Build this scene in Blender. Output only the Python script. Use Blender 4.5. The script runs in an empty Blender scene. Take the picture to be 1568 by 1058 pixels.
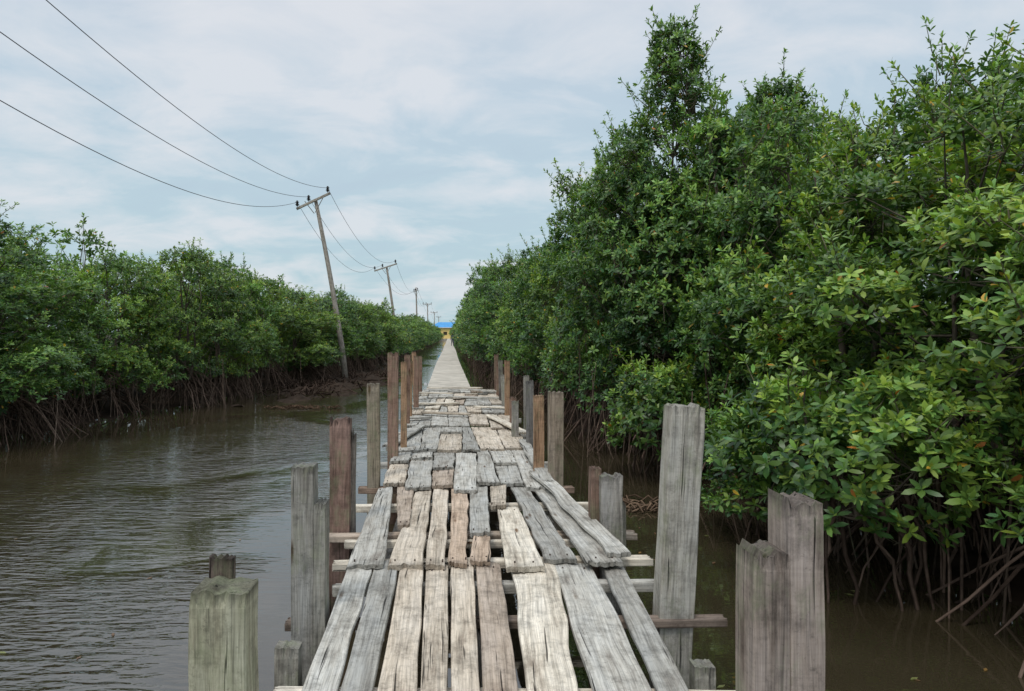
import bpy, math, random
import numpy as np
from mathutils import Vector
rng=np.random.default_rng(7); random.seed(7)
scene=bpy.context.scene
F=1130.0; HC=2.35
# ---------------------------------------------------------------- utils
def nrm(a):
    return a/np.maximum(np.linalg.norm(a,axis=-1,keepdims=True),1e-9)
def link(o):
    scene.collection.objects.link(o); return o
def empty(name,loc=(0,0,0)):
    e=bpy.data.objects.new(name,None); e.location=loc; e.empty_display_size=.2; return link(e)
class Acc:
    def __init__(s):
        s.V=[];s.C=[];s.P=[];s.n=0;s.Q=[];s.T=[];s.Qm=[];s.Tm=[]
    def add(s,V,Q=None,T=None,mat=0,col=(1,1,1),pc=None):
        V=np.asarray(V,float).reshape(-1,3);k=len(V)
        s.V.append(V)
        c=np.ones((k,4));c[:,:3]=col
        s.C.append(c)
        s.P.append(V if pc is None else np.asarray(pc,float).reshape(-1,3))
        if Q is not None and len(Q):
            s.Q.append(np.asarray(Q)+s.n);s.Qm.append(np.full(len(Q),mat))
        if T is not None and len(T):
            s.T.append(np.asarray(T)+s.n);s.Tm.append(np.full(len(T),mat))
        s.n+=k
    def mesh(s,name,mats,smooth=True):
        V=np.concatenate(s.V);C=np.concatenate(s.C);P=np.concatenate(s.P)
        Q=np.concatenate(s.Q) if s.Q else np.zeros((0,4),int)
        T=np.concatenate(s.T) if s.T else np.zeros((0,3),int)
        m=bpy.data.meshes.new(name)
        m.vertices.add(len(V));m.vertices.foreach_set('co',V.astype(np.float32).ravel())
        loops=np.concatenate([Q.ravel(),T.ravel()]).astype(np.int32)
        m.loops.add(len(loops));m.loops.foreach_set('vertex_index',loops)
        tot=np.concatenate([np.full(len(Q),4),np.full(len(T),3)]).astype(np.int32)
        st=np.concatenate([[0],np.cumsum(tot)[:-1]]).astype(np.int32)
        m.polygons.add(len(tot));m.polygons.foreach_set('loop_start',st);m.polygons.foreach_set('loop_total',tot)
        mi=np.concatenate(([x for x in s.Qm] or [np.zeros(0)])+([x for x in s.Tm] or [np.zeros(0)])).astype(np.int32)
        m.polygons.foreach_set('material_index',mi)
        m.polygons.foreach_set('use_smooth',np.full(len(tot),smooth))
        a=m.color_attributes.new('tint','FLOAT_COLOR','POINT');a.data.foreach_set('color',C.astype(np.float32).ravel())
        b=m.attributes.new('pc','FLOAT_VECTOR','POINT');b.data.foreach_set('vector',P.astype(np.float32).ravel())
        for x in mats:m.materials.append(x)
        m.update();m.validate()
        return m
    def obj(s,name,mats,parent=None,smooth=True):
        o=bpy.data.objects.new(name,s.mesh(name,mats,smooth));link(o)
        if parent:o.parent=parent
        return o
def tube(acc,P,R,sides=5,mat=0,col=(1,1,1),cap=False):
    P=np.asarray(P,float);n=len(P);R=np.broadcast_to(R,(n,)) if np.ndim(R)==0 else np.asarray(R)
    d=nrm(np.gradient(P,axis=0));m=nrm(d.mean(0))
    ref=np.array([1.,0,0]) if abs(m[0])<.7 else np.array([0,1.,0])
    u=nrm(np.cross(d,ref));v=np.cross(d,u)
    a=np.arange(sides)*2*np.pi/sides
    V=P[:,None]+R[:,None,None]*(np.cos(a)[None,:,None]*u[:,None]+np.sin(a)[None,:,None]*v[:,None])
    Q=[];
    for i in range(n-1):
        for j in range(sides):
            k=(j+1)%sides
            Q.append((i*sides+j,i*sides+k,(i+1)*sides+k,(i+1)*sides+j))
    T=[]
    if cap:
        for j in range(1,sides-1):
            T.append((0,j+1,j));b=(n-1)*sides;T.append((b,b+j,b+j+1))
    L=np.concatenate([[0],np.cumsum(np.linalg.norm(np.diff(P,axis=0),axis=1))])
    pc=np.zeros((n,sides,3));pc[:,:,0]=L[:,None];pc[:,:,1]=np.cos(a)*R[:,None];pc[:,:,2]=np.sin(a)*R[:,None]
    acc.add(V.reshape(-1,3),Q,T,mat,col,pc+P[0].sum())
def box(acc,x0,x1,y0,y1,z0,z1,mat=0,col=(1,1,1)):
    V=[(x,y,z) for z in(z0,z1) for y in(y0,y1) for x in(x0,x1)]
    acc.add(V,[(0,2,3,1),(4,5,7,6),(0,1,5,4),(2,6,7,3),(0,4,6,2),(1,3,7,5)],None,mat,col)
# ---------------------------------------------------------------- node helpers
def newmat(name):
    m=bpy.data.materials.new(name);m.use_nodes=True;nt=m.node_tree
    return m,nt,nt.nodes,nt.links,nt.nodes['Principled BSDF']
def mathn(N,L,op,a,b=None,c=None):
    n=N.new('ShaderNodeMath');n.operation=op
    for i,x in enumerate((a,b,c)):
        if x is None:continue
        if isinstance(x,(int,float)):n.inputs[i].default_value=x
        else:L.new(x,n.inputs[i])
    return n.outputs[0]
def ramp(N,L,fac,stops):
    r=N.new('ShaderNodeValToRGB');L.new(fac,r.inputs[0])
    e=r.color_ramp.elements
    while len(e)<len(stops):e.new(.5)
    for i,(p,c) in enumerate(stops):
        e[i].position=p
        e[i].color=(c,c,c,1) if isinstance(c,(int,float)) else (*c,1)
    return r.outputs[0]
def noise(N,L,vec,scale,detail=4,rough=.55,dist=0):
    n=N.new('ShaderNodeTexNoise')
    if vec is not None:L.new(vec,n.inputs['Vector'])
    n.inputs['Scale'].default_value=scale;n.inputs['Detail'].default_value=detail
    n.inputs['Roughness'].default_value=rough;n.inputs['Distortion'].default_value=dist
    return n.outputs['Fac']
def mapping(N,L,vec,scale=(1,1,1),rot=(0,0,0),loc=(0,0,0)):
    m=N.new('ShaderNodeMapping');L.new(vec,m.inputs[0])
    m.inputs['Scale'].default_value=scale;m.inputs['Rotation'].default_value=rot;m.inputs['Location'].default_value=loc
    return m.outputs[0]
def mix(N,L,fac,a,b,mode='MIX'):
    m=N.new('ShaderNodeMix');m.data_type='RGBA';m.blend_type=mode
    for i,x in((0,fac),(6,a),(7,b)):
        if isinstance(x,(int,float)):m.inputs[i].default_value=x if i==0 else (x,x,x,1)
        elif isinstance(x,tuple):m.inputs[i].default_value=(*x,1)
        else:L.new(x,m.inputs[i])
    return m.outputs[2]
def attr(N,name,out='Color'):
    a=N.new('ShaderNodeAttribute');a.attribute_name=name;return a.outputs[out]
def bump(N,L,bsdf,h,strength,dist=.01,nrmin=None):
    b=N.new('ShaderNodeBump');b.inputs['Strength'].default_value=strength;b.inputs['Distance'].default_value=dist
    L.new(h,b.inputs['Height'])
    L.new(b.outputs[0],bsdf.inputs['Normal']);return b
# ---------------------------------------------------------------- materials
def wood_mat(name,moss=0.0):
    m,nt,N,L,B=newmat(name)
    pc=attr(N,'pc','Vector');tint=attr(N,'tint')
    wv=N.new('ShaderNodeVectorMath');wv.operation='ADD'
    L.new(pc,wv.inputs[0])
    wn=N.new('ShaderNodeTexNoise');wn.inputs['Scale'].default_value=2.0;wn.inputs['Detail'].default_value=1
    L.new(mapping(N,L,pc,(1,2.5,2.5)),wn.inputs['Vector'])
    sc=N.new('ShaderNodeVectorMath');sc.operation='SCALE';sc.inputs[3].default_value=.03
    L.new(wn.outputs['Color'],sc.inputs[0]);L.new(sc.outputs[0],wv.inputs[1])
    w=wv.outputs[0]
    g=noise(N,L,mapping(N,L,w,(1.2,55,55)),1,6,.62)
    g2=noise(N,L,mapping(N,L,w,(3.5,190,190)),1,3,.6)
    cr=noise(N,L,mapping(N,L,w,(.9,52,52),loc=(7,3,1)),1,2,.5)
    bl=noise(N,L,mapping(N,L,w,(1.6,8,8),loc=(3,9,2)),1,6,.7)
    geo=N.new('ShaderNodeNewGeometry')
    dirt=noise(N,L,geo.outputs['Position'],8,8,.75)
    spk=noise(N,L,geo.outputs['Position'],45,4,.7)
    c=mix(N,L,1,tint,ramp(N,L,g,[(.28,.50),(.5,.95),(.72,1.15)]),'MULTIPLY')
    c=mix(N,L,1,c,ramp(N,L,g2,[(.3,.70),(.6,1.06)]),'MULTIPLY')
    c=mix(N,L,1,c,ramp(N,L,bl,[(.3,(.48,.44,.41)),(.46,(.92,.905,.88)),(.7,(1.10,1.12,1.15))]),'MULTIPLY')
    crk=ramp(N,L,cr,[(.295,.14),(.335,1.0)])
    c=mix(N,L,1,c,crk,'MULTIPLY')
    c=mix(N,L,1,c,ramp(N,L,dirt,[(.34,.58),(.52,1.0)]),'MULTIPLY')
    c=mix(N,L,1,c,ramp(N,L,spk,[(.30,.65),(.42,1.0)]),'MULTIPLY')
    vo=N.new('ShaderNodeTexVoronoi');vo.inputs['Scale'].default_value=1
    L.new(mapping(N,L,w,(1.5,7,7)),vo.inputs['Vector'])
    c=mix(N,L,1,c,ramp(N,L,vo.outputs['Distance'],[(.05,(.30,.21,.15)),(.13,(1,1,1))]),'MULTIPLY')
    parts=[mathn(N,L,'MULTIPLY',g,.5),mathn(N,L,'MULTIPLY_ADD',g2,.35,crk)]
    if moss:
        saw=noise(N,L,mapping(N,L,pc,(70,2.5,2.5)),1,2,.5)
        c=mix(N,L,1,c,ramp(N,L,saw,[(.35,.93),(.6,1.02)]),'MULTIPLY')
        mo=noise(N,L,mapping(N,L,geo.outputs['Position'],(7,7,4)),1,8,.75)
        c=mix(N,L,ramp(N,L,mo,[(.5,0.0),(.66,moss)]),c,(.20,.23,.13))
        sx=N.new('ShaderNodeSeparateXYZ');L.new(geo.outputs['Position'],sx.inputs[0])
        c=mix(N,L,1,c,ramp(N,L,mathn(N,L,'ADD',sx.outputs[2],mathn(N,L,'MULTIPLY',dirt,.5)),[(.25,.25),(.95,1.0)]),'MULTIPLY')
        parts[0]=mathn(N,L,'MULTIPLY_ADD',saw,.10,parts[0])
    L.new(c,B.inputs['Base Color']);B.inputs['Roughness'].default_value=.88
    B.inputs['Specular IOR Level'].default_value=.15
    h=mathn(N,L,'ADD',parts[0],parts[1])
    bump(N,L,B,mathn(N,L,'MULTIPLY_ADD',spk,.3,h),.65,.0035)
    return m
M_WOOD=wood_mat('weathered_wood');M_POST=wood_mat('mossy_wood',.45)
def leaf_mat():
    m,nt,N,L,B=newmat('mangrove_leaf')
    col=attr(N,'tint')
    oi=N.new('ShaderNodeObjectInfo')
    c=mix(N,L,1,col,ramp(N,L,oi.outputs['Random'],[(0,(.76,.86,.85)),(.5,(1,1,1)),(1,(1.28,1.13,.95))]),'MULTIPLY')
    L.new(c,B.inputs['Base Color']);B.inputs['Roughness'].default_value=.40
    B.inputs['Specular IOR Level'].default_value=.42
    t=N.new('ShaderNodeBsdfTranslucent');L.new(mix(N,L,1,c,(1.6,1.6,.7),'MULTIPLY'),t.inputs[0])
    ms=N.new('ShaderNodeMixShader');ms.inputs[0].default_value=.20
    L.new(B.outputs[0],ms.inputs[1]);L.new(t.outputs[0],ms.inputs[2])
    L.new(ms.outputs[0],N['Material Output'].inputs[0]);return m
M_LEAF=leaf_mat()
def bark_mat():
    m,nt,N,L,B=newmat('mangrove_bark')
    N.remove(B);df=N.new('ShaderNodeBsdfDiffuse')
    pc=attr(N,'pc','Vector');n=noise(N,L,mapping(N,L,pc,(9,30,30)),1,3,.6)
    L.new(mix(N,L,1,attr(N,'tint'),ramp(N,L,n,[(.3,.55),(.7,1.3)]),'MULTIPLY'),df.inputs[0])
    L.new(df.outputs[0],N['Material Output'].inputs[0]);return m
M_BARK=bark_mat()
def simple(name,col,rough=.7,nscale=None,var=.3,metal=0,spec=.5):
    m,nt,N,L,B=newmat(name)
    geo=N.new('ShaderNodeNewGeometry')
    n=noise(N,L,geo.outputs['Position'],nscale or 5,6,.65)
    L.new(mix(N,L,1,col,ramp(N,L,n,[(.3,1-var),(.7,1+var*.6)]),'MULTIPLY'),B.inputs['Base Color'])
    B.inputs['Roughness'].default_value=rough;B.inputs['Metallic'].default_value=metal;B.inputs['Specular IOR Level'].default_value=spec
    bump(N,L,B,n,.25,.01);return m
M_CONC=simple('walkway_concrete',(.50,.46,.39),.9,2.2,.35,spec=.2)
M_MUD=simple('mud',(.040,.028,.020),1.0,3,.6,spec=.08)
M_BLACK=simple('black_insulator',(.015,.014,.013),.4)
M_WIRE=simple('wire_metal',(.05,.05,.055),.5)
M_NAIL=simple('rusty_nail',(.05,.03,.02),.7)
M_YEL=simple('yellow_plaster',(.85,.64,.24),.8,1,.12)
M_BLUE=simple('blue_roof_sheet',(.05,.28,.60),.5,1,.15)
M_WHITE=simple('white_paint',(.72,.72,.70),.6,1,.1)
M_DARK=simple('window_dark',(.10,.08,.06),.4)
def water_mat():
    m,nt,N,L,B=newmat('creek_water')
    geo=N.new('ShaderNodeNewGeometry');pos=geo.outputs['Position']
    big=noise(N,L,mapping(N,L,pos,(.24,.15,1),rot=(0,0,.6),loc=(2.3,.4,0)),1,3,.5,.8)
    sx=N.new('ShaderNodeSeparateXYZ');L.new(pos,sx.inputs[0])
    # wind reaches the open channel between the deck and the left bank
    chan=ramp(N,L,mathn(N,L,'MULTIPLY_ADD',sx.outputs[0],-.05,.5),[(.53,.03),(.60,1.0),(.78,1.0),(.90,.10)])
    mask=mathn(N,L,'MULTIPLY',chan,ramp(N,L,big,[(.40,.10),(.50,1.0)]))
    far=ramp(N,L,mathn(N,L,'MULTIPLY',sx.outputs[1],.03),[(.25,1.0),(.75,.22)])
    mask=mathn(N,L,'MULTIPLY',mask,far)
    a=noise(N,L,mapping(N,L,pos,(2.8,9.5,1),rot=(0,0,math.radians(30))),1,2,.45,.6)
    b=noise(N,L,mapping(N,L,pos,(8,20,1),rot=(0,0,math.radians(-12))),1,2,.5,.2)
    h=mathn(N,L,'MULTIPLY',mathn(N,L,'MULTIPLY_ADD',b,.32,a),mask)
    c=noise(N,L,pos,.9,2,.5)
    L.new(ramp(N,L,c,[(.3,(.030,.024,.013)),(.7,(.044,.036,.020))]),B.inputs['Base Color'])
    B.inputs['Roughness'].default_value=.02;B.inputs['IOR'].default_value=2.15
    bump(N,L,B,h,.8,.052);return m
M_WATER=water_mat()
# ---------------------------------------------------------------- camera
cam=bpy.data.cameras.new('camera');co=bpy.data.objects.new('camera',cam);link(co)
co.location=(0,0,HC);co.rotation_euler=(math.pi/2,0,0)
cam.sensor_width=36;cam.lens=36*F/1568;cam.shift_x=96/1568;cam.shift_y=-17/1568
cam.clip_start=.05;cam.clip_end=6000
scene.camera=co
# ---------------------------------------------------------------- world / sun
SE,SR=math.radians(58),math.radians(215)
w=bpy.data.worlds.new('World');scene.world=w;w.use_nodes=True
N=w.node_tree.nodes;L=w.node_tree.links
bg=N['Background']
sky=N.new('ShaderNodeTexSky');sky.sky_type='NISHITA';sky.sun_disc=False
sky.sun_elevation=SE;sky.sun_rotation=SR;sky.dust_density=3;sky.air_density=1.2
tc=N.new('ShaderNodeTexCoord');d=tc.outputs['Generated']
sx=N.new('ShaderNodeSeparateXYZ');L.new(d,sx.inputs[0]);z=sx.outputs[2]
zz=mathn(N,L,'ADD',mathn(N,L,'ABSOLUTE',z),.22)
cv=N.new('ShaderNodeCombineXYZ')
L.new(mathn(N,L,'DIVIDE',sx.outputs[0],zz),cv.inputs[0]);L.new(mathn(N,L,'DIVIDE',sx.outputs[1],zz),cv.inputs[1])
cl=noise(N,L,mapping(N,L,cv.outputs[0],(1.0,1.35,1),loc=(3.1,1.7,0)),1.15,6,.52,.25)
cl2=noise(N,L,mapping(N,L,cv.outputs[0],(1,1.2,1),loc=(.4,5,0)),3.0,7,.58,.45)
base=ramp(N,L,z,[(0,(5.1,6.8,7.3)),(.12,(5.1,6.7,7.5)),(.30,(5.5,6.7,7.7)),(.42,(6.6,7.2,8.0))])
cf=mathn(N,L,'MULTIPLY_ADD',cl2,.6,mathn(N,L,'MULTIPLY',cl,.6))
skyc=mix(N,L,ramp(N,L,cf,[(.56,0.0),(.72,.75)]),base,(8.0,8.2,8.6))
skyc=mix(N,L,ramp(N,L,cf,[(.46,.45),(.58,0.0)]),skyc,(4.9,6.1,7.2))
skyc=mix(N,L,.08,skyc,sky.outputs[0])
zb=mathn(N,L,'MULTIPLY_ADD',mathn(N,L,'MAXIMUM',mathn(N,L,'SUBTRACT',z,.42),0),1.7,1.0)
vm=N.new('ShaderNodeVectorMath');vm.operation='SCALE';L.new(skyc,vm.inputs[0]);L.new(zb,vm.inputs[3])
L.new(vm.outputs[0],bg.inputs[0]);bg.inputs[1].default_value=.1
sun=bpy.data.lights.new('sun','SUN');so=bpy.data.objects.new('sun',sun);link(so)
sun.energy=1.4;sun.angle=math.radians(14);sun.color=(1,.96,.9)
sd=Vector((math.sin(SR)*math.cos(SE),math.cos(SR)*math.cos(SE),math.sin(SE)))
so.rotation_euler=sd.to_track_quat('Z','Y').to_euler();so.location=(0,0,30)
scene.view_settings.view_transform='Standard';scene.view_settings.look='None';scene.view_settings.exposure=0
# ---------------------------------------------------------------- water sheet
a=Acc();S=3000;a.add([(-S,-S,0),(S,-S,0),(S,S,0),(-S,S,0)],[(0,1,2,3)]);a.obj('water',[M_WATER])
# ---------------------------------------------------------------- banks
LB=[(-30,-13),(0,-12),(10,-10.5),(15,-9.2),(19,-8.9),(23.5,-7.7),(34,-6.4),(46,-5.0),(80,-3.6),(150,-3.0),(320,-3.0)]
RB=[(-30,7),(0,5.2),(5,4.3),(7,3.8),(10,3.9),(13,3.5),(15,2.6),(19,2.1),(34,1.9),(60,1.8),(320,1.8)]
def bx(B,y):return float(np.interp(y,[p[0] for p in B],[p[1] for p in B]))
def bank(name,B,sgn):
    a=Acc();ys=np.concatenate([np.arange(-30,60,1.2),np.arange(60,330,6),[600,1500,2900]])
    ds=np.array([-.9,-.3,0,.4,1,2,4,8,20,80,400,2500])
    hs=np.array([-.25,-.06,.0,.04,.07,.10,.15,.2,.25,.3,.4,.5])
    V=[]
    for y in ys:
        wob=.35*math.sin(y*.9)+.25*math.sin(y*2.3+1)
        for dd,h in zip(ds,hs):
            V.append((bx(B,y)+sgn*(dd+(wob+1.1 if dd<9 else 0)),y,h+(rng.normal()*.03 if dd>=0 else 0)))
    n=len(ds);Q=[(i*n+j,i*n+j+1,(i+1)*n+j+1,(i+1)*n+j) for i in range(len(ys)-1) for j in range(n-1)]
    a.add(V,Q);a.obj(name,[M_MUD])
bank('mud_bank',LB,-1);bank('mud_bank',RB,1)
a=Acc();nx,ny=70,90;V=[]
for j in range(ny):
    for i in range(nx):
        x=-9+7.0*i/(nx-1);y=24+26*j/(ny-1)
        cx=-5.9+.07*(y-25);r=math.hypot((x-cx)/1.5,(y-37)/8.5)
        h=.07*(1-r**2)+.06*math.sin(x*3.1+y*.7)+.06*math.sin(y*1.3-x*2)+.05*math.sin(y*4.1+x*5)+rng.normal()*.025
        V.append((x,y,max(h,-.3)))
a.add(V,[(j*nx+i,j*nx+i+1,(j+1)*nx+i+1,(j+1)*nx+i) for j in range(ny-1) for i in range(nx-1)])
a.obj('mud_flat',[M_MUD])
a=Acc()
for k in range(360):
    y=rng.uniform(27,44);x=rng.normal(-5.9+.07*(y-25),.75)
    if rng.random()<.4:y=rng.normal(33,1.2);x=rng.normal(-6.6,.6)
    h=rng.uniform(.08,.4)*rng.uniform(.4,1);q=rng.normal(0,.35,2)
    tube(a,[(x,y,0),(x+q[0]*.5,y+q[1]*.5,h),(x+q[0],y+q[1],h*.5)],[.035,.025,.012],4,0,np.array([.045,.032,.025])*rng.uniform(.5,1.7))
a.obj('root_stubs',[M_BARK])
# ---------------------------------------------------------------- mangrove trees
GA=2.399963
def rosettes(acc,C,A,m,L,W,bright,tilt=(18,82)):
    R=len(C);A=nrm(A)
    ref=np.where(np.abs(A[:,2:3])<.85,np.array([[0,0,1.]]),np.array([[1.,0,0]]))
    U=nrm(np.cross(A,ref));Vv=np.cross(A,U)
    i=np.arange(m)[None]
    ph=rng.uniform(0,6.28,(R,1))+GA*i+rng.normal(0,.2,(R,m))
    th=np.radians(tilt[0]+(tilt[1]-tilt[0])*(i/(m-1))**.8+rng.normal(0,12,(R,m)))
    D=np.cos(th)[...,None]*A[:,None]+np.sin(th)[...,None]*(np.cos(ph)[...,None]*U[:,None]+np.sin(ph)[...,None]*Vv[:,None])
    D=nrm(D)
    Nn=nrm(A[:,None]-D*(D*A[:,None]).sum(-1,keepdims=True)+1e-4)
    Sd=np.cross(D,Nn)
    LL=(L*rng.uniform(.65,1.2,(R,m))*(.75+.3*i/(m-1)))[...,None];WW=LL*W*rng.uniform(.85,1.15,(R,m,1))
    P=C[:,None]+A[:,None]*(.045*(1-i/(m-1)))[...,None]
    k=rng.uniform(-.05,.4,(R,m,1))
    def pt(t,s,f):return P+D*LL*t+Sd*WW*s+Nn*(LL*(-k*t*t)+WW*f)
    V=np.stack([P,pt(.36,.42,.12),pt(.36,-.42,.12),pt(.74,.42,.10),pt(.74,-.42,.10),pt(1.,0,0)],axis=2)
    n=R*m;V=V.reshape(n,6,3)
    base=np.arange(n)[:,None]*6
    T=np.concatenate([base+np.array([[0,2,1]]),base+np.array([[3,4,5]])]);Q=base+np.array([[1,2,4,3]])
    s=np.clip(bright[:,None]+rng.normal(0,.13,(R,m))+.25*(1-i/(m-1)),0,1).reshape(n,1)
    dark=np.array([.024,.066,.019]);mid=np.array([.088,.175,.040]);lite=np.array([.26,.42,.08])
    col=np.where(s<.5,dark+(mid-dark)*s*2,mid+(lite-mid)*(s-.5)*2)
    hue=rng.normal(0,.12,(n,1));col=col*np.concatenate([1+hue,np.ones((n,1)),1-hue],1)
    y=rng.random(n)<.006;col[y]=[.50,.33,.05]
    y=rng.random(n)<.002;col[y]=[.38,.14,.03]
    acc.add(V.reshape(-1,3),Q,T,0,np.repeat(col,6,axis=0))
def make_tree(name,H,R,kind='bush',dens=1.0,m=8,L=.125,seed=0,low=False,nc=None,bb=0.0,zlo=.6):
    global rng
    rng=np.random.default_rng(seed)
    acc=Acc()
    def env(z):
        t=(z-zlo)/(H-zlo)
        if kind=='bush':return R*np.interp(t,[0,.15,.45,.75,1],[.80,1,1,.72,.28])
        if kind=='round':return R*np.interp(t,[0,.15,.45,.8,1],[.82,.95,1,.92,.45])
        return R*np.interp(t,[0,.2,.4,.6,.8,1],[.9,1,.92,.72,.44,.10])
    nc=nc or int((33 if kind!='tall' else 84)*(R/1.8)**2*(H/5.5))
    lob=[(rng.uniform(0,6.28),rng.uniform(.75,1.2)) for _ in range(3)]
    cl=[]
    for k in range(nc):
        z=rng.uniform(zlo+.1,H-.35) if kind!='tall' else zlo+.2+(H-zlo-.35)*rng.random()**.8
        a=rng.uniform(0,6.28);e=env(z)*(1+.16*math.sin(2*a+lob[0][0]+z)+.10*math.sin(3*a+lob[1][0]-1.3*z))
        cr=rng.uniform(.32,.68)*(1.0 if z<H*.7 else .72)
        if kind=='tall' and z>H*.6:cr*=.75
        rr=max(0,e-cr*.6)*rng.uniform(.35,1.12)**.6
        cl.append((rr*math.cos(a),rr*math.sin(a),z,cr,rng.normal(0,.17)))
    cl=np.array(cl)
    nt=3 if kind!='tall' else 2
    trunks=[]
    for k in range(nt):
        a=rng.uniform(0,6.28);b=rng.uniform(.1,.45);top=rng.uniform(.65,.9)*H
        p0=np.array([b*math.cos(a),b*math.sin(a),min(.9,H*.3)]);p1=np.array([b*2.2*math.cos(a),b*2.2*math.sin(a),top])
        if k==0:p1=np.array([0,0,H*.95])
        t=np.linspace(0,1,8)[:,None];P=p0+(p1-p0)*t+.08*np.sin(t*9+k)*np.array([[1,.7,0]])
        trunks.append(P);tube(acc,P,np.linspace(.055,.010,8)*min(1,H/4),6,1,(.12,.10,.08))
    for c in cl:
        P=trunks[rng.integers(nt)];zz=max(.5,c[2]-rng.uniform(.5,1.4));s=P[np.argmin(abs(P[:,2]-zz))]
        e=c[:3];t=np.linspace(0,1,5)[:,None];B=s+(e-s)*t;B[:,2]-=.25*np.sin(t[:,0]*3.14)*np.linalg.norm(e[:2]-s[:2])*.4
        tube(acc,B,np.linspace(.020,.007,5),4,1,(.11,.095,.075))
        if not low:
            for q in range(6):
                d=nrm(rng.normal(size=3)+np.array([0,0,.5]))
                tube(acc,[e,e+d*c[3]*.5+np.array([0,0,-.03]),e+d*c[3]],[.010,.007,.004],3,1,(.14,.13,.09))
    Cs=[];As=[];Bs=[]
    for c in cl:
        n=int(145*dens*(c[3]/.55)**2)
        d=nrm(rng.normal(size=(n,3)));d[:,2]=np.where(d[:,2]<-.35,-d[:,2],d[:,2])
        lump=1+.25*np.sin(d[:,0]*5+c[0]*9)*np.sin(d[:,1]*5+c[1]*7)+.16*np.sin(d[:,2]*8+c[2])
        rr=c[3]*rng.uniform(.45,1.18,n)**.75*lump
        p=c[:3]+d*rr[:,None]*np.array([1.05,1.05,.95])
        depth=np.min([(np.linalg.norm(p-o[:3],axis=1)/o[3]) for o in cl if o is not c],axis=0)
        keep=(depth>.68)&(p[:,2]>.22)
        p=p[keep];d=d[keep]
        out=p*np.array([1,1,0]);out=nrm(out+1e-6)
        Cs.append(p);As.append(d*.7+np.array([0,0,.75])+out*.45+rng.normal(0,.35,p.shape))
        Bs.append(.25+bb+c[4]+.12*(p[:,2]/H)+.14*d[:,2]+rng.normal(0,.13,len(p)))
    C=np.concatenate(Cs);A=np.concatenate(As);B=np.concatenate(Bs)
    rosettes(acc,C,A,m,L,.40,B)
    Cs=[];As=[];Bs=[]
    nsh=(130 if kind!='tall' else 170) if not low else 34
    if H<3:nsh=14
    for k in range(nsh):
        c=cl[rng.integers(len(cl))]
        if c[2]<H*.45 and rng.random()<.6:continue
        d=nrm(np.array([rng.normal(0,.4)+.5*c[0]/R,rng.normal(0,.4)+.5*c[1]/R,1.]))
        s=c[:3]+d*c[3]*.6;ln=rng.uniform(.25,.8)*(.7 if low else 1)
        e=s+d*ln+np.array([rng.normal(0,.06),rng.normal(0,.06),0])
        tube(acc,[s,(s+e)/2+rng.normal(0,.02,3),e],[.010,.007,.004],4,1,(.17,.16,.10))
        nn=max(3,int(ln/.10))
        for q in range(nn):
            t=(q+.5)/nn
            if t<.25:continue
            Cs.append(s+(e-s)*t+rng.normal(0,.015,3));As.append(d+rng.normal(0,.3,3));Bs.append(.34+.30*t)
        Cs.append(e);As.append(d);Bs.append(.64)
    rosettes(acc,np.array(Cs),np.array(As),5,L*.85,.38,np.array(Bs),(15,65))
    nr=16 if low else 60
    if H<3:nr=8
    for k in range(nr):
        a=rng.uniform(0,6.28);r0=rng.uniform(.05,.5);r1=rng.uniform(.4,1.08)*R*.95;h=rng.uniform(.5,1.5)*min(1,H/3)
        s=np.array([r0*math.cos(a),r0*math.sin(a),h]);a2=a+rng.normal(0,.35)
        e=np.array([r1*math.cos(a2),r1*math.sin(a2),-.45])
        t=np.linspace(0,1,7);B=s+(e-s)*t[:,None];hz=h*(1-t**rng.uniform(1.6,3.2))-.45*t;B[:,2]=hz
        B+=rng.normal(0,.025,B.shape)
        cc=np.array([.13,.092,.072])*rng.uniform(.4,1.6)
        tube(acc,B,np.linspace(.026,.014,7)*rng.uniform(.5,1.2),4,1,cc)
    if not low and H>3:
        for k in range(45):
            a=rng.uniform(0,6.28);r=rng.uniform(.2,1.0)*R;h=rng.uniform(.8,2.0)
            s=np.array([r*math.cos(a),r*math.sin(a),h]);q=rng.normal(0,.3,2)
            e=np.array([s[0]+q[0],s[1]+q[1],-.4])
            tube(acc,[s,(s+e)/2+rng.normal(0,.06,3),e],[.008,.012,.012],4,1,np.array([.14,.105,.082])*rng.uniform(.4,1.6))
    return acc.mesh(name,[M_LEAF,M_BARK]),H
BUSH=[make_tree('mangrove_a%d'%k,5.5,1.75+.15*(k%3),'bush',1.0,8,.125,100+k) for k in range(4)]
RND=[make_tree('mangrove_r%d'%k,6.6,1.95,'round',.9,8,.13,400+k) for k in range(2)]
TALL=[make_tree('mangrove_t0',8.0,2.1,'tall',.85,8,.12,203)]
LOW=[make_tree('mangrove_l%d'%k,5.5,1.9,'bush' if k else 'round',.32,6,.20,300+k,True) for k in range(3)]
SML=[make_tree('mangrove_s%d'%k,2.3,.85,'round',1.0,8,.135,500+k,nc=13,bb=.20,zlo=.45) for k in range(2)]
rng=np.random.default_rng(11)
def place(mesh,x,y,h,s=1.0,rot=None,parent=None,name='mangrove_tree',dz=0):
    me,H=mesh;o=bpy.data.objects.new(name,me);link(o)
    o.location=(x,y,dz);o.rotation_euler=(0,0,rng.uniform(0,6.28) if rot is None else rot)
    o.scale=(s,s,(h-dz)/H)
    if parent:o.parent=parent
    return o
thick=empty('mangrove_thicket')
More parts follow.
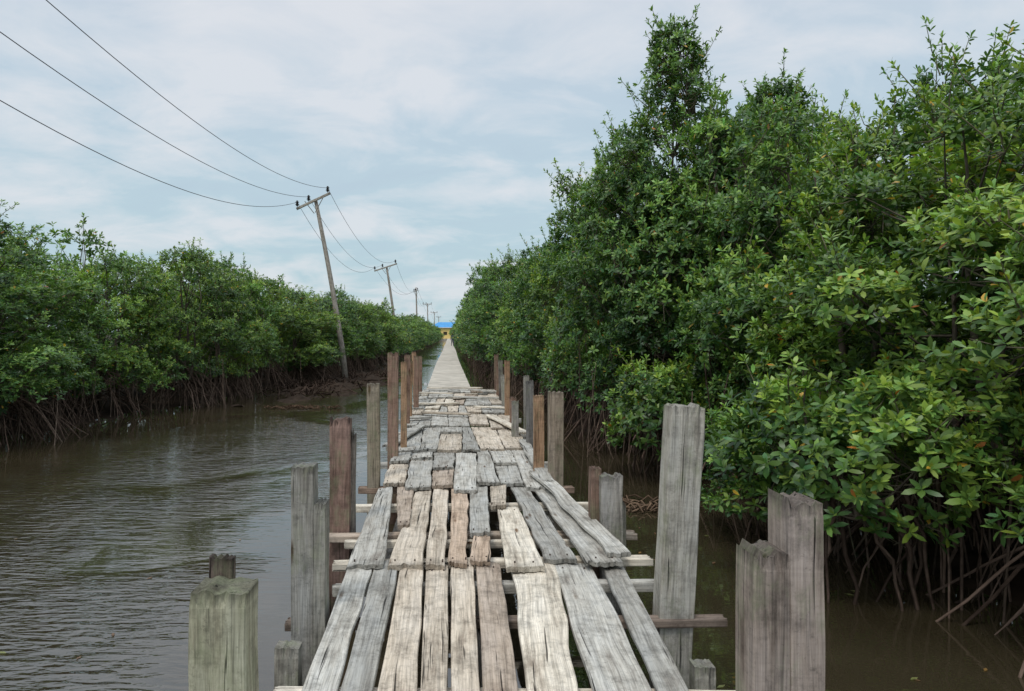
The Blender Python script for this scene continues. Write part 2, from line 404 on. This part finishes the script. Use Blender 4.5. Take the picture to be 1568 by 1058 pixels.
RT=[(BUSH[0],6.2,3.6,5.0,1),(BUSH[1],5.7,5.6,4.9,1.0),(BUSH[2],5.2,7.5,4.7,.92),(BUSH[3],5.6,9.3,5.2,1.0),(BUSH[0],5.2,11.3,5.7,.95),(BUSH[1],5.1,13.0,6.3,.95),
    (BUSH[2],4.0,16.4,6.6,1.0),(RND[0],4.0,19.2,6.6,.95),(RND[1],3.9,22.8,6.3,.95),(BUSH[3],3.5,26.5,5.8,1.0),(RND[0],3.6,30,5.7,.95),
    (BUSH[0],3.3,34,5.8,1.0),(RND[1],3.1,38.5,6.1,1.05),(RND[0],2.9,44,6.5,1.1)]
for me,x,y,h,s in RT:place(me,x,y,h,s,dz=.28 if y<12 else .10)
place(TALL[0],4.4,14.4,8.2,.95,.6)
place(TALL[0],6.6,15.0,7.3,1.1,2.9)
place(SML[0],3.75,6.75,2.1,1.0,1.0,dz=.15);place(SML[1],3.7,8.4,1.5,.8,4.0);place(SML[0],3.4,12.2,2.0,.9,3.0)
for i in range(18):
    y=6+i*2.2;x=bx(RB,y)+4.5+rng.uniform(-.4,.6)
    h=np.interp(y,[5,9,13,20,30,45],[5.7,6.0,6.8,6.4,5.9,6.2])*rng.uniform(.93,1.06)
    place(BUSH[rng.integers(4)] if y<20 else LOW[rng.integers(3)],x,y,h,1.12,parent=thick,name='tree_%d'%i)
    if i%3==0 and y<30:place(LOW[rng.integers(3)],x+3.4,y+rng.uniform(-.5,.5),h*.95,1.3,parent=thick,name='tree_back_%d'%i)
y=9.0;i=0
while y<60:
    o=1.6+.5*math.sin(i*1.7);h=np.interp(y,[9,16,22,33,40,60],[5.2,5.3,5.2,5.4,5.0,4.6])*rng.uniform(.82,1.08)
    place((BUSH+RND)[rng.integers(6)],bx(LB,y)-o,y,h,rng.uniform(.88,1.08),dz=rng.uniform(.02,.28));
    y+=2.3+.018*y;i+=1
y=8.0;i=0
while y<62:
    h=np.interp(y,[9,16,22,33,40,60],[5.8,5.8,5.8,5.8,5.4,4.8])*rng.uniform(.86,1.08)
    place(BUSH[rng.integers(4)] if y<22 else LOW[rng.integers(3)],bx(LB,y)-4.8+rng.uniform(-.5,.5),y,h,1.1,parent=thick,name='left_tree_%d'%i)
    if i%3==0:place(LOW[rng.integers(3)],bx(LB,y)-8+rng.uniform(-.5,.5),y+1,h*1.0,1.3,parent=thick,name='left_back_%d'%i)
    y+=2.8;i+=1
y=47.0;i=0
while y<300:
    st=3.0+.04*(y-47)
    for side,B in((1,RB),(-1,LB)):
        if side<0 and y<58:continue
        hh=4.8 if side<0 else np.interp(y,[47,80,300],[6.6,6.2,6.2])
        for r in range(2):
            place(LOW[rng.integers(3)],bx(B,y)+side*((1.0 if side>0 else 1.45)+2.9*r),y+rng.uniform(-.6,.6),hh*rng.uniform(.85,1.08),1.05,parent=thick,name='distant_tree_%d'%i);i+=1
    y+=st
# ---------------------------------------------------------------- boards
def sn(k=3,fr=(1,5)):
    f=rng.uniform(*fr,k);p=rng.uniform(0,6.28,k);am=rng.uniform(.4,1,k);am/=am.sum()
    return lambda t:float((am*np.sin(f*t*6.28/1.0+p)).sum())
def board(name,p0,p1,w0,w1,th,up,tint,parent=None,jag0=.02,jag1=.02,wav=.006,mat=None,bow=.0,acc=None,seg=.09,rag=0,notch=0,roll=0,vn=8,tip=None):
    p0=np.array(p0,float);p1=np.array(p1,float);d=p1-p0;ln=np.linalg.norm(d);d/=ln
    up=np.array(up,float);side=nrm(np.cross(d,up));up=np.cross(side,d)
    nn=14 if vn==8 else vn
    vs=np.concatenate([[-1],np.linspace(-.95,.95,nn-2),[1]])
    n=max(3,int(ln/seg));hh=np.full(nn,.5);hh[[0,-1]]=.5-min(.25,.006/th)
    V=[];PC=[];CC=[];fl,fr_,fb,f0,f1=sn(),sn(),sn(2,(.5,2)),sn(5,(.3,2.2)),sn(5,(.3,2.2));off=rng.uniform(0,60)
    cup=rng.uniform(-.006,.006);j0=rng.uniform(-1,1,nn);j1=rng.uniform(-1,1,nn)
    if notch:
        for J in(j0,j1):
            if rng.random()<.55:
                q=rng.integers(2,nn-3);J[q]=-rng.uniform(2,5);J[q+1]=-rng.uniform(1,3)
            if rng.random()<.35:
                q=rng.integers(2,4);
                if rng.random()<.5:J[:q]=-rng.uniform(1.2,2.5)
                else:J[-q:]=-rng.uniform(1.2,2.5)
    tint=np.array(tint,float)
    for i in range(n+1):
        t=i/n;w=w0+(w1-w0)*t
        for top in(1,-1):
            idx=range(nn) if top==1 else range(nn-1,-1,-1)
            for j in idx:
                v=vs[j];e=wav*(fl(t) if v<0 else fr_(t))*abs(v)
                u=t*ln
                if i==0:u-=jag0*(.5*f0(v)+.35*j0[j])
                if i==n:u+=jag1*(.5*f1(v)+.35*j1[j])
                h=top*hh[j]*th
                if rag and i==n and top==1:h-=rng.uniform(0,.12)*th
                q=p0+d*u+side*(v*w/2+e+(.5*wav*fb(t)))+up*(h+cup*v*v+roll*v+bow*math.sin(3.14*t)+.002*fl(t*2+v))
                V.append(q);PC.append((u+off,v*w/2+off*.37,h+off*.11))
                k=1.0
                if tip and i==n:k=tip
                elif not tip and i in(0,n):k=.72
                CC.append(tint*k)
    K=2*nn;Q=[]
    for i in range(n):
        for j in range(K):
            k=(j+1)%K;Q.append((i*K+j,(i+1)*K+j,(i+1)*K+k,i*K+k))
    for b,fl_ in((0,1),(n*K,0)):
        for j in range(nn-1):
            q=(b+j,b+j+1,b+K-2-j,b+K-1-j);Q.append(q if fl_ else q[::-1])
    own=acc is None;A=acc or Acc()
    A.add(V,Q,None,0,np.array(CC),PC)
    if own:return A.obj(name,[mat or M_WOOD],parent,smooth=False)
GREY=(.54,.525,.475);GR2=(.45,.44,.40);TAN=(.64,.56,.455);PALE=(.79,.72,.60);BRN=(.53,.44,.355);ORG=(.61,.475,.36);DK=(.34,.32,.29)
TINTS=[GREY,GR2,TAN,PALE,BRN,GREY,TAN,GR2,GREY,TAN]
deck=empty('wooden_boardwalk')
nails=Acc();pn=[0]
def plank(xl0,xr0,xl1,xr1,y0,y1,tint,z0=.835,z1=.80,jag=.03,wav=.005,dz=0):
    th=rng.uniform(.028,.038);pn[0]+=1;g=rng.uniform(.006,.022)
    dz+=rng.uniform(-.004,.006)
    board('plank_%d'%pn[0],((xl0+xr0)/2,y0,z0-th/2+dz),((xl1+xr1)/2,y1,z1-th/2+dz),abs(xr0-xl0)-g,abs(xr1-xl1)-g,th,(0,0,1),
          np.array(tint)*rng.uniform(.85,1.1),deck,jag,jag,wav,bow=rng.uniform(-.004,.012),notch=1,roll=rng.normal(0,.005))
    for yy,t in((y0+.09,0),(y1-.12,1)):
        if yy>12:continue
        for s in(.25,.75):
            x=(xl0+(xr0-xl0)*s)*(1-t)+(xl1+(xr1-xl1)*s)*t+rng.normal(0,.008);z=(z0 if t==0 else z1)+dz+.006
            tube(nails,[(x,yy,z-.02),(x,yy,z+.003)],.006,6,0,cap=True)
E1=[(-.64,-.477,-.683,-.512,GREY),(-.475,-.32,-.51,-.335,GR2),(-.32,-.136,-.33,-.162,TAN),(-.134,0,-.16,.0,TAN),(.005,.139,.004,.17,TAN),
    (.145,.305,.175,.345,BRN),(.33,.56,.41,.715,PALE),(.615,.885,.69,.965,GREY),(.89,1.04,1.01,1.17,GR2)]
def ext(a,b,y):
    return a+(b-a)*(y-3.2)/1.65
for a0,b0,a1,b1,t in E1:
    ya=1.9+rng.uniform(-.1,.1);yb=5.02+rng.uniform(-.05,.06)
    plank(ext(a0,a1,ya),ext(b0,b1,ya),ext(a0,a1,yb),ext(b0,b1,yb),ya,yb,t,z0=.825,z1=.798,jag=.03,wav=.010 if t in(PALE,GREY) else .005)
E2=[(-.69,-.42,-.75,-.53,4.86,BRN,0),(-.415,-.165,-.35,-.0,4.86,TAN,0),(-.16,-.02,-.10,.0,4.86,TAN,0.006),(-.01,.125,.015,.21,4.9,ORG,0),
    (.125,.285,.21,.33,4.92,ORG,.0),(.36,.63,.43,.63,4.78,PALE,.002),(.635,.865,.62,.80,4.98,GR2,0),(.90,1.16,.82,1.02,4.85,GREY,.012)]
for i,(a0,b0,a1,b1,ya,t,dz) in enumerate(E2):
    if i==0:
        plank(a0,b0,-.73,-.56,ya,7.5,GREY,dz=0);continue
    if i==2:
        continue
    if i==1:
        plank(-.415,-.17,-.335,-.17,ya,7.6,TAN);plank(-.165,-.02,-.165,0.0,ya,7.6,TAN);plank(-.42,-.31,-.55,-.35,5.85,7.6,BRN,z0=.84);continue
    if i==4:
        plank(.125,.285,.18,.32,ya,5.65,ORG,z0=.835,z1=.825);plank(.15,.31,.215,.40,5.55,7.7,GR2,z0=.862);continue
    if i==5:
        plank(a0,b0,.41,.62,ya,6.5,PALE,z0=.84,z1=.825);plank(.36,.50,.42,.60,6.4,7.8,TAN,z0=.862);continue
    plank(a0,b0,a1,b1,ya,7.6+rng.uniform(-.1,.2),t,dz=dz,jag=.035,wav=.009)
yt=[7.4,9.75,12.2,14.2,16.0,17.6,19.2,20.6]
for k in range(len(yt)-1):
    y0,y1=yt[k],yt[k+1]
    L0=np.interp(y0,[7,10,13,16,20],[-.69,-.72,-.80,-.76,-.72]);L1=np.interp(y1,[7,10,13,16,20],[-.69,-.72,-.80,-.76,-.72])
    R0=np.interp(y0,[7,10,13,16,20],[1.0,1.08,1.14,1.18,1.25]);R1=np.interp(y1,[7,10,13,16,20],[1.0,1.08,1.14,1.18,1.25])
    w=[];s=0
    while s<1:
        q=rng.uniform(.10,.20);w.append(q);s+=q
    w=np.array(w)/sum(w);e=np.concatenate([[0],np.cumsum(w)])
    sh=rng.uniform(-.04,.04,len(e))
    for j in range(len(w)):
        a0=L0+(R0-L0)*e[j];b0=L0+(R0-L0)*e[j+1];a1=L1+(R1-L1)*(e[j]+sh[j]*(0<j));b1=L1+(R1-L1)*(e[j+1]+(sh[j+1] if j+1<len(w) else 0))
        tt=TINTS[rng.integers(len(TINTS))]
        ya=y0+rng.uniform(-.3,.16)
        if rng.random()<.3 and y1-y0>1.2:
            ym=y0+(y1-y0)*rng.uniform(.35,.65);f=(ym-y0)/(y1-y0)
            am=a0+(a1-a0)*f;bm=b0+(b1-b0)*f
            plank(a0,b0,am,bm,ya,ym+.08,tt,z0=.84,z1=.826,jag=.06,wav=.010)
            plank(am,bm,a1,b1,ym,y1+.15,TINTS[rng.integers(8)],z0=.864,z1=.80,jag=.06,wav=.010)
        else:
            plank(a0,b0,a1,b1,ya,y1+.15,tt,z0=.84,jag=.06,wav=.010,dz=rng.uniform(0,.012))
for (x0,y0,x1,y1,wd,t) in[(-.80,9.7,-.45,12.0,.16,GR2),(.72,13.4,1.15,11.0,.15,PALE),(-.8,15.6,.2,15.9,.15,PALE),(.0,17.3,1.2,17.1,.16,GREY),(-.75,18.6,.1,18.5,.14,PALE),
    (.55,19.5,1.35,18.9,.15,GREY),(-.6,20.2,.9,20.3,.2,PALE),(.98,7.3,1.03,10.3,.14,GR2),(-.78,12.9,-.35,13.1,.18,GREY),(.5,15,1.3,14.8,.16,PALE),(-.5,13.9,.4,13.7,.15,TAN)]:
    pn[0]+=1;board('plank_%d'%pn[0],(x0,y0,.887),(x1,y1,.875),wd,wd*.9,.03,(0,0,1),t,deck,.05,.05,.01,notch=1)
pn[0]+=1;board('plank_%d'%pn[0],(1.14,4.95,.868),(.93,7.9,.872),.15,.13,.032,(0,0,1),GREY,deck,.04,.04,.016,bow=.015)
nails.obj('nails',[M_NAIL],deck)
bi=0
for (y,xa,xb,z,th,hh,t) in[(3.30,-.78,1.44,.745,.10,.05,PALE),(4.22,-.93,1.58,.70,.09,.045,(.24,.19,.155)),(5.15,-.80,1.42,.745,.10,.05,PALE),(4.75,-.74,1.36,.72,.09,.06,GREY),(5.95,-.98,1.5,.72,.12,.05,BRN),(5.7,-.8,1.3,.745,.08,.05,PALE),(6.9,-.98,1.35,.73,.10,.06,PALE),
      (7.8,-.95,1.3,.72,.12,.06,(.34,.25,.19)),(9.2,-.9,1.3,.73,.1,.07,GREY),(10.6,-.9,1.35,.73,.1,.07,GREY),(12,-.95,1.3,.73,.1,.08,GREY),(13.8,-.95,1.35,.73,.1,.08,GREY),(15.6,-.95,1.35,.73,.1,.08,GREY),(17.5,-.95,1.35,.73,.1,.08,GREY),(19.5,-.95,1.4,.73,.1,.08,GREY)]:
    bi+=1;board('cross_beam_%d'%bi,(xa,y,z-.012),(xb,y+rng.uniform(-.08,.08),z+.0),th,th,hh,(0,0,1),t,deck,.03,.03,.008)
for x in(-.45,.2,.9):
    bi+=1;board('stringer_%d'%bi,(x,1.8,.60),(x,20.5,.60),.08,.08,.12,(0,0,1),DK,deck,seg=.5)
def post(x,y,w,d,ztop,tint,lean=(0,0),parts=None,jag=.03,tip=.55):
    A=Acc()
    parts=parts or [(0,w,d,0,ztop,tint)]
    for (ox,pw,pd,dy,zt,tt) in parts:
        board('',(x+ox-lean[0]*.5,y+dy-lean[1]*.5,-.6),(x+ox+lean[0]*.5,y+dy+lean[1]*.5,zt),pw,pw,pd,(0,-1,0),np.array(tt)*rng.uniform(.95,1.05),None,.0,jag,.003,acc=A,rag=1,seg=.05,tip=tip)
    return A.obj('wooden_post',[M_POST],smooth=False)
PG=(.40,.38,.30);PGR=(.40,.385,.335);PRB=(.29,.19,.145);POR=(.42,.27,.17)
post(-.79,2.6,.2,.17,1.47,PG,parts=[(0,.195,.17,0,1.465,(.47,.46,.34)),(-.045,.085,.05,.112,1.535,(.16,.125,.105))],jag=.02,tip=.35)
post(-.79,4.2,.2,.15,1.6,PGR,parts=[(-.035,.128,.15,0,1.605,(.34,.33,.30)),(.0632,.068,.144,.0,1.40,(.36,.35,.31))],jag=.014)
post(-.90,6.1,.19,.16,1.64,PRB,lean=(.01,0),parts=[(0,.165,.15,0,1.64,(.30,.20,.165)),(.09,.05,.10,.05,1.5,(.30,.27,.24))],jag=.09)
post(-.80,7.8,.13,.12,1.83,(.31,.265,.20),jag=.02)
post(-.70,9.2,.13,.12,2.12,PRB,jag=.04);post(-.61,9.9,.08,.08,1.98,POR,jag=.03)
post(-.80,10.8,.09,.08,1.6,PRB)
for (x,y,zt,tt) in[(-.72,12.5,2.0,PRB),(-.74,13.6,1.85,POR),(-.68,15.2,1.9,PRB),(-.75,16.6,1.95,POR),(-.84,18.2,1.7,PRB),(-.86,14.4,1.5,PGR),(-.8,20.3,1.75,PRB)]:
    post(x,y,.10,.09,zt,tt,lean=(rng.normal(0,.03),0))
post(1.18,2.64,.25,.18,1.77,PGR,parts=[(-.0615,.124,.172,-.002,1.58,(.38,.32,.28)),(.0605,.124,.176,.0,1.76,(.38,.32,.28))],jag=.035,tip=.4)
post(1.30,4.3,.195,.16,1.93,(.45,.43,.38),lean=(.14,0),jag=.05,tip=.7)
post(1.23,5.8,.24,.16,1.26,PGR,parts=[(-.075,.08,.12,.05,1.29,(.28,.19,.15)),(.03,.165,.14,-.03,1.25,(.37,.35,.32)),(.14,.06,.08,.08,1.0,(.38,.35,.29))],jag=.03)
post(1.12,7.8,.15,.14,1.74,(.33,.27,.21),lean=(.01,0),jag=.02);post(.98,8.1,.11,.11,1.68,POR,jag=.02)
post(1.10,10,.10,.10,1.72,(.22,.21,.20),lean=(-.03,0));post(.98,11,.10,.1,1.35,DK)
for (x,y,zt,tt) in[(1.10,14,1.85,POR),(1.16,15.4,1.5,PGR),(1.2,17,1.75,(.22,.20,.18)),(1.05,12.3,1.3,PRB),(1.22,18.4,1.6,PRB),(1.28,20,1.8,PRB),(1.3,11.8,1.4,DK),(1.4,13.4,1.6,DK)]:
    post(x,y,.10,.09,zt,tt,lean=(rng.normal(0,.04),0))
post(-.80,3.66,.12,.10,.81,PGR,jag=.01);post(1.24,3.62,.10,.10,.735,PGR,jag=.01)
# ---------------------------------------------------------------- concrete walkway
a=Acc();y=20.45;k=0
while y<268:
    ln=3.0;x=-.035+.03*math.sin(y*.11)
    dz=rng.uniform(-.008,.008)
    w2=.635
    box(a,x-w2,x+w2,y,y+ln-.02,.66+dz,.80+dz,0)
    if k%2==0:
        for sx_ in(-.5,.5):box(a,x+sx_-.09,x+sx_+.09,y-.08,y+.1,-.6,.655,0)
    y+=ln;k+=1
a.obj('concrete_walkway',[M_CONC],smooth=False)
# ---------------------------------------------------------------- power line
WOODP=(.42,.38,.33)
lines=[]
def pole(base,top,a0,a1,yd=0,sz=1.0):
    A=Acc()
    base=np.array(base,float);top=np.array(top,float);t=np.linspace(0,1,9)[:,None]
    P=base+(top-base)*t;P[0,2]-=.5;P[:,0]+=.08*np.sin(t[:,0]*3.1)
    tube(A,P,np.linspace(.16,.095,9)*sz,10,0,WOODP,cap=True)
    a0=np.array(a0,float);a1=np.array(a1,float);yf=-.16*sz
    board('',a0+[0,yf,0],a1+[0,yf,0],.10,.10,.12,(0,0,1),(.48,.44,.38),acc=A,seg=.3)
    c=(a0+a1)/2
    tube(A,[c+[-.45,yf,-.0],c+[0.05,yf,-.65]],.02,4,0,(.3,.28,.25));tube(A,[c+[.5,yf,.15],c+[0.1,yf,-.6]],.02,4,0,(.3,.28,.25))
    at=[]
    for f in(.02,.36,.93):
        q=a0+(a1-a0)*f+np.array([0,yf,.06])
        tube(A,[q,q+[0,0,.12]],.015,5,1)
        for zz,r in((.10,.08),(.16,.12),(.22,.08),(.28,.11),(.34,.06)):
            tube(A,[q+[0,0,zz-.02],q+[0,0,zz],q+[0,0,zz+.03]],[r*.6,r,r*.6],8,1,cap=True)
        at.append(q+np.array([0,0,.28]))
    A.obj('utility_pole',[M_WOOD,M_BLACK]);lines.append(at)
pole((-7.5,-4,.1),(-7.4,-4,9.0),(-8.6,-4,8.8),(-6.7,-4,9.2))
pole((-5.45,39,.1),(-7.07,39,9.45),(-8.04,39,8.95),(-6.28,39,9.78))
pole((-4.83,70,.1),(-5.95,70,8.75),(-7.1,70,8.35),(-4.95,70,9.05))
pole((-5.1,115,.1),(-5.2,115,9.7),(-5.5,115,9.0),(-4.9,115,9.2))
pole((-4.9,165,.1),(-4.9,165,9.3),(-5.9,165,9.1),(-3.9,165,9.1))
pole((-4.6,225,.1),(-4.6,225,9.2),(-5.6,225,9),(-3.6,225,9))
pole((-4.2,290,.1),(-4.2,290,9.4),(-5.2,290,9.2),(-3.2,290,9.2))
a=Acc()
for i in range(len(lines)-1):
    sg=[(2.6,1.95,1.95),(1.7,1.5,1.5),(1.6,)*3,(1.6,)*3,(1.8,)*3,(2,)*3][i]
    for k,(p,q) in enumerate(zip(lines[i],lines[i+1])):
        t=np.linspace(0,1,40)[:,None];P=p+(q-p)*t;P[:,2]-=4*sg[k]*(t*(1-t))[:,0]
        tube(a,P,.011 if i==0 else .012,4,0)
a.obj('power_lines',[M_WIRE])
# ---------------------------------------------------------------- building at the end
B=empty('yellow_building',(0,272,0))
def part(name,fn,mats,smooth=False):
    A=Acc();fn(A);o=A.obj(name,mats,B,smooth);return o
def walls(A):
    for x0,x1 in((-7,-5.2),(-3.8,-2.2),(-.8,.8),(2.2,3.8),(5.2,7)):box(A,x0,x1,0,.3,.8,3.3)
    box(A,-7,7,0,.3,3.3,4.9);box(A,-7,7,6,6.3,.8,4.9);box(A,-7,-6.7,.3,6,.8,4.9);box(A,6.7,7,.3,6,.8,4.9)
    for x0,x1 in((-5.2,-3.8),(-2.2,-.8),(3.8,5.2)):box(A,x0,x1,.02,.28,.8,2.1)
part('walls',walls,[M_YEL])
part('roof',lambda A:A.add([(-7.6,-.6,4.9),(7.6,-.6,4.9),(7.6,6.9,4.9),(-7.6,6.9,4.9),(-4,3.1,6.9),(4,3.1,6.9)],[(0,1,5,4),(2,3,4,5),(3,2,1,0)],[(1,2,5),(3,0,4)]),[M_BLUE])
part('fascia',lambda A:box(A,-7.62,7.62,-.66,-.58,4.72,4.95),[M_WHITE])
part('floor_slab',lambda A:box(A,-8,8,-2.5,7,-.4,.78),[M_CONC])
part('openings',lambda A:[box(A,x0,x1,.5,.55,.8,3.3) for x0,x1 in((-5.2,-3.8),(-2.2,-.8),(.8,2.2),(3.8,5.2))],[M_DARK])
# ---------------------------------------------------------------- person on the walkway
def cloth_mat(name,shirt,trs,skin=(.10,.055,.035)):
    m,nt,N,L,Bs=newmat(name)
    tc=N.new('ShaderNodeTexCoord');s=N.new('ShaderNodeSeparateXYZ');L.new(tc.outputs['Object'],s.inputs[0])
    r=N.new('ShaderNodeValToRGB');L.new(mathn(N,L,'MULTIPLY',s.outputs[2],.5),r.inputs[0]);r.color_ramp.interpolation='CONSTANT'
    e=r.color_ramp.elements
    st=[(0,(.03,.025,.02)),(.035,trs),(.46,shirt),(.715,skin),(.83,(.01,.009,.008))]
    while len(e)<len(st):e.new(.5)
    for i,(p,c) in enumerate(st):e[i].position=p;e[i].color=(*c,1)
    ax=mathn(N,L,'ABSOLUTE',s.outputs[0])
    hand=mathn(N,L,'MULTIPLY',mathn(N,L,'GREATER_THAN',ax,.2),mathn(N,L,'LESS_THAN',s.outputs[2],1.16))
    L.new(mix(N,L,hand,r.outputs[0],skin),Bs.inputs['Base Color']);Bs.inputs['Roughness'].default_value=.8;return m
def person(x,y,z,rot,shirt,trs,sc=1.0,step=.16):
    J=[((0,0,.93),.14),((0,0,1.12),.125),((0,0,1.32),.15),((0,0,1.43),.075),((0,.0,1.50),.055),((0,-.01,1.57),.085),((0,-.01,1.66),.088),((0,0,1.71),.05)]
    E=[(i,i+1) for i in range(7)]
    for s in(-1,1):
        b=len(J);J+=[((s*.17,0,1.38),.062),((s*.23,.03*s,1.12),.045),((s*.25,-.10*s,.90),.033),((s*.25,-.12*s,.82),.035),((s*.245,-.13*s,.74),.018)]
        E+=[(2,b),(b,b+1),(b+1,b+2),(b+2,b+3),(b+3,b+4)]
        b=len(J);f=s*step
        J+=[((s*.09,0,.86),.095),((s*.10,-f*.7-.02,.49),.065),((s*.10,-f*1.2+.04,.10),.042),((s*.10,-f*1.2-.10,.035),.035)]
        E+=[(0,b),(b,b+1),(b+1,b+2),(b+2,b+3)]
    m=bpy.data.meshes.new('person');m.from_pydata([j[0] for j in J],E,[]);o=bpy.data.objects.new('person',m);link(o)
    md=o.modifiers.new('skin','SKIN');md.use_smooth_shade=True
    for i,j in enumerate(J):m.skin_vertices[0].data[i].radius=(j[1],j[1]*.85)
    m.skin_vertices[0].data[0].use_root=True
    ss=o.modifiers.new('sub','SUBSURF');ss.levels=2;ss.render_levels=2
    m.materials.append(cloth_mat('clothes',shirt,trs))
    o.location=(x,y,z);o.rotation_euler=(0,0,rot);o.scale=(sc,)*3
person(.42,98,.80,0.1,(.10,.11,.15),(.05,.06,.09))
# ---------------------------------------------------------------- floating debris
def debris(name,cx,cy,rx,ry,n,cc=(.22,.14,.085)):
    A=Acc()
    for k in range(n):
        a_=rng.uniform(0,6.28);q=rng.random()**.5;x=cx+rx*q*math.cos(a_);y=cy+ry*q*math.sin(a_);t=rng.uniform(0,3.14);l=rng.uniform(.1,.4)
        tube(A,[(x,y,.02),(x+l*.5*math.cos(t),y+l*.5*math.sin(t),rng.uniform(.03,.10)),(x+l*math.cos(t),y+l*math.sin(t),.02)],[.012,.014,.007],4,0,np.array(cc)*rng.uniform(.4,1.4))
    A.obj(name,[M_BARK])
debris('floating_debris',2.75,10.0,.6,.45,90,(.16,.11,.075));debris('floating_debris',-4.7,23.4,1.2,.4,90,(.09,.06,.04))
A=Acc()
C=[];
for k in range(70):
    C.append((rng.uniform(1.6,4) if k<50 else rng.uniform(-7,-1),rng.uniform(3,9),.006))
C=np.array(C)
for c in C:
    t=rng.uniform(0,6.28);l=rng.uniform(.025,.045);dx=np.array([math.cos(t),math.sin(t),0]);dy=np.array([-dx[1],dx[0],0])
    A.add([c-dx*l,c+dy*l*.4,c+dx*l,c-dy*l*.4],[(0,3,2,1)],None,0,[(.25,.15,.05),(.15,.09,.05),(.20,.22,.08)][rng.integers(3)])
A.obj('floating_leaves',[M_LEAF])
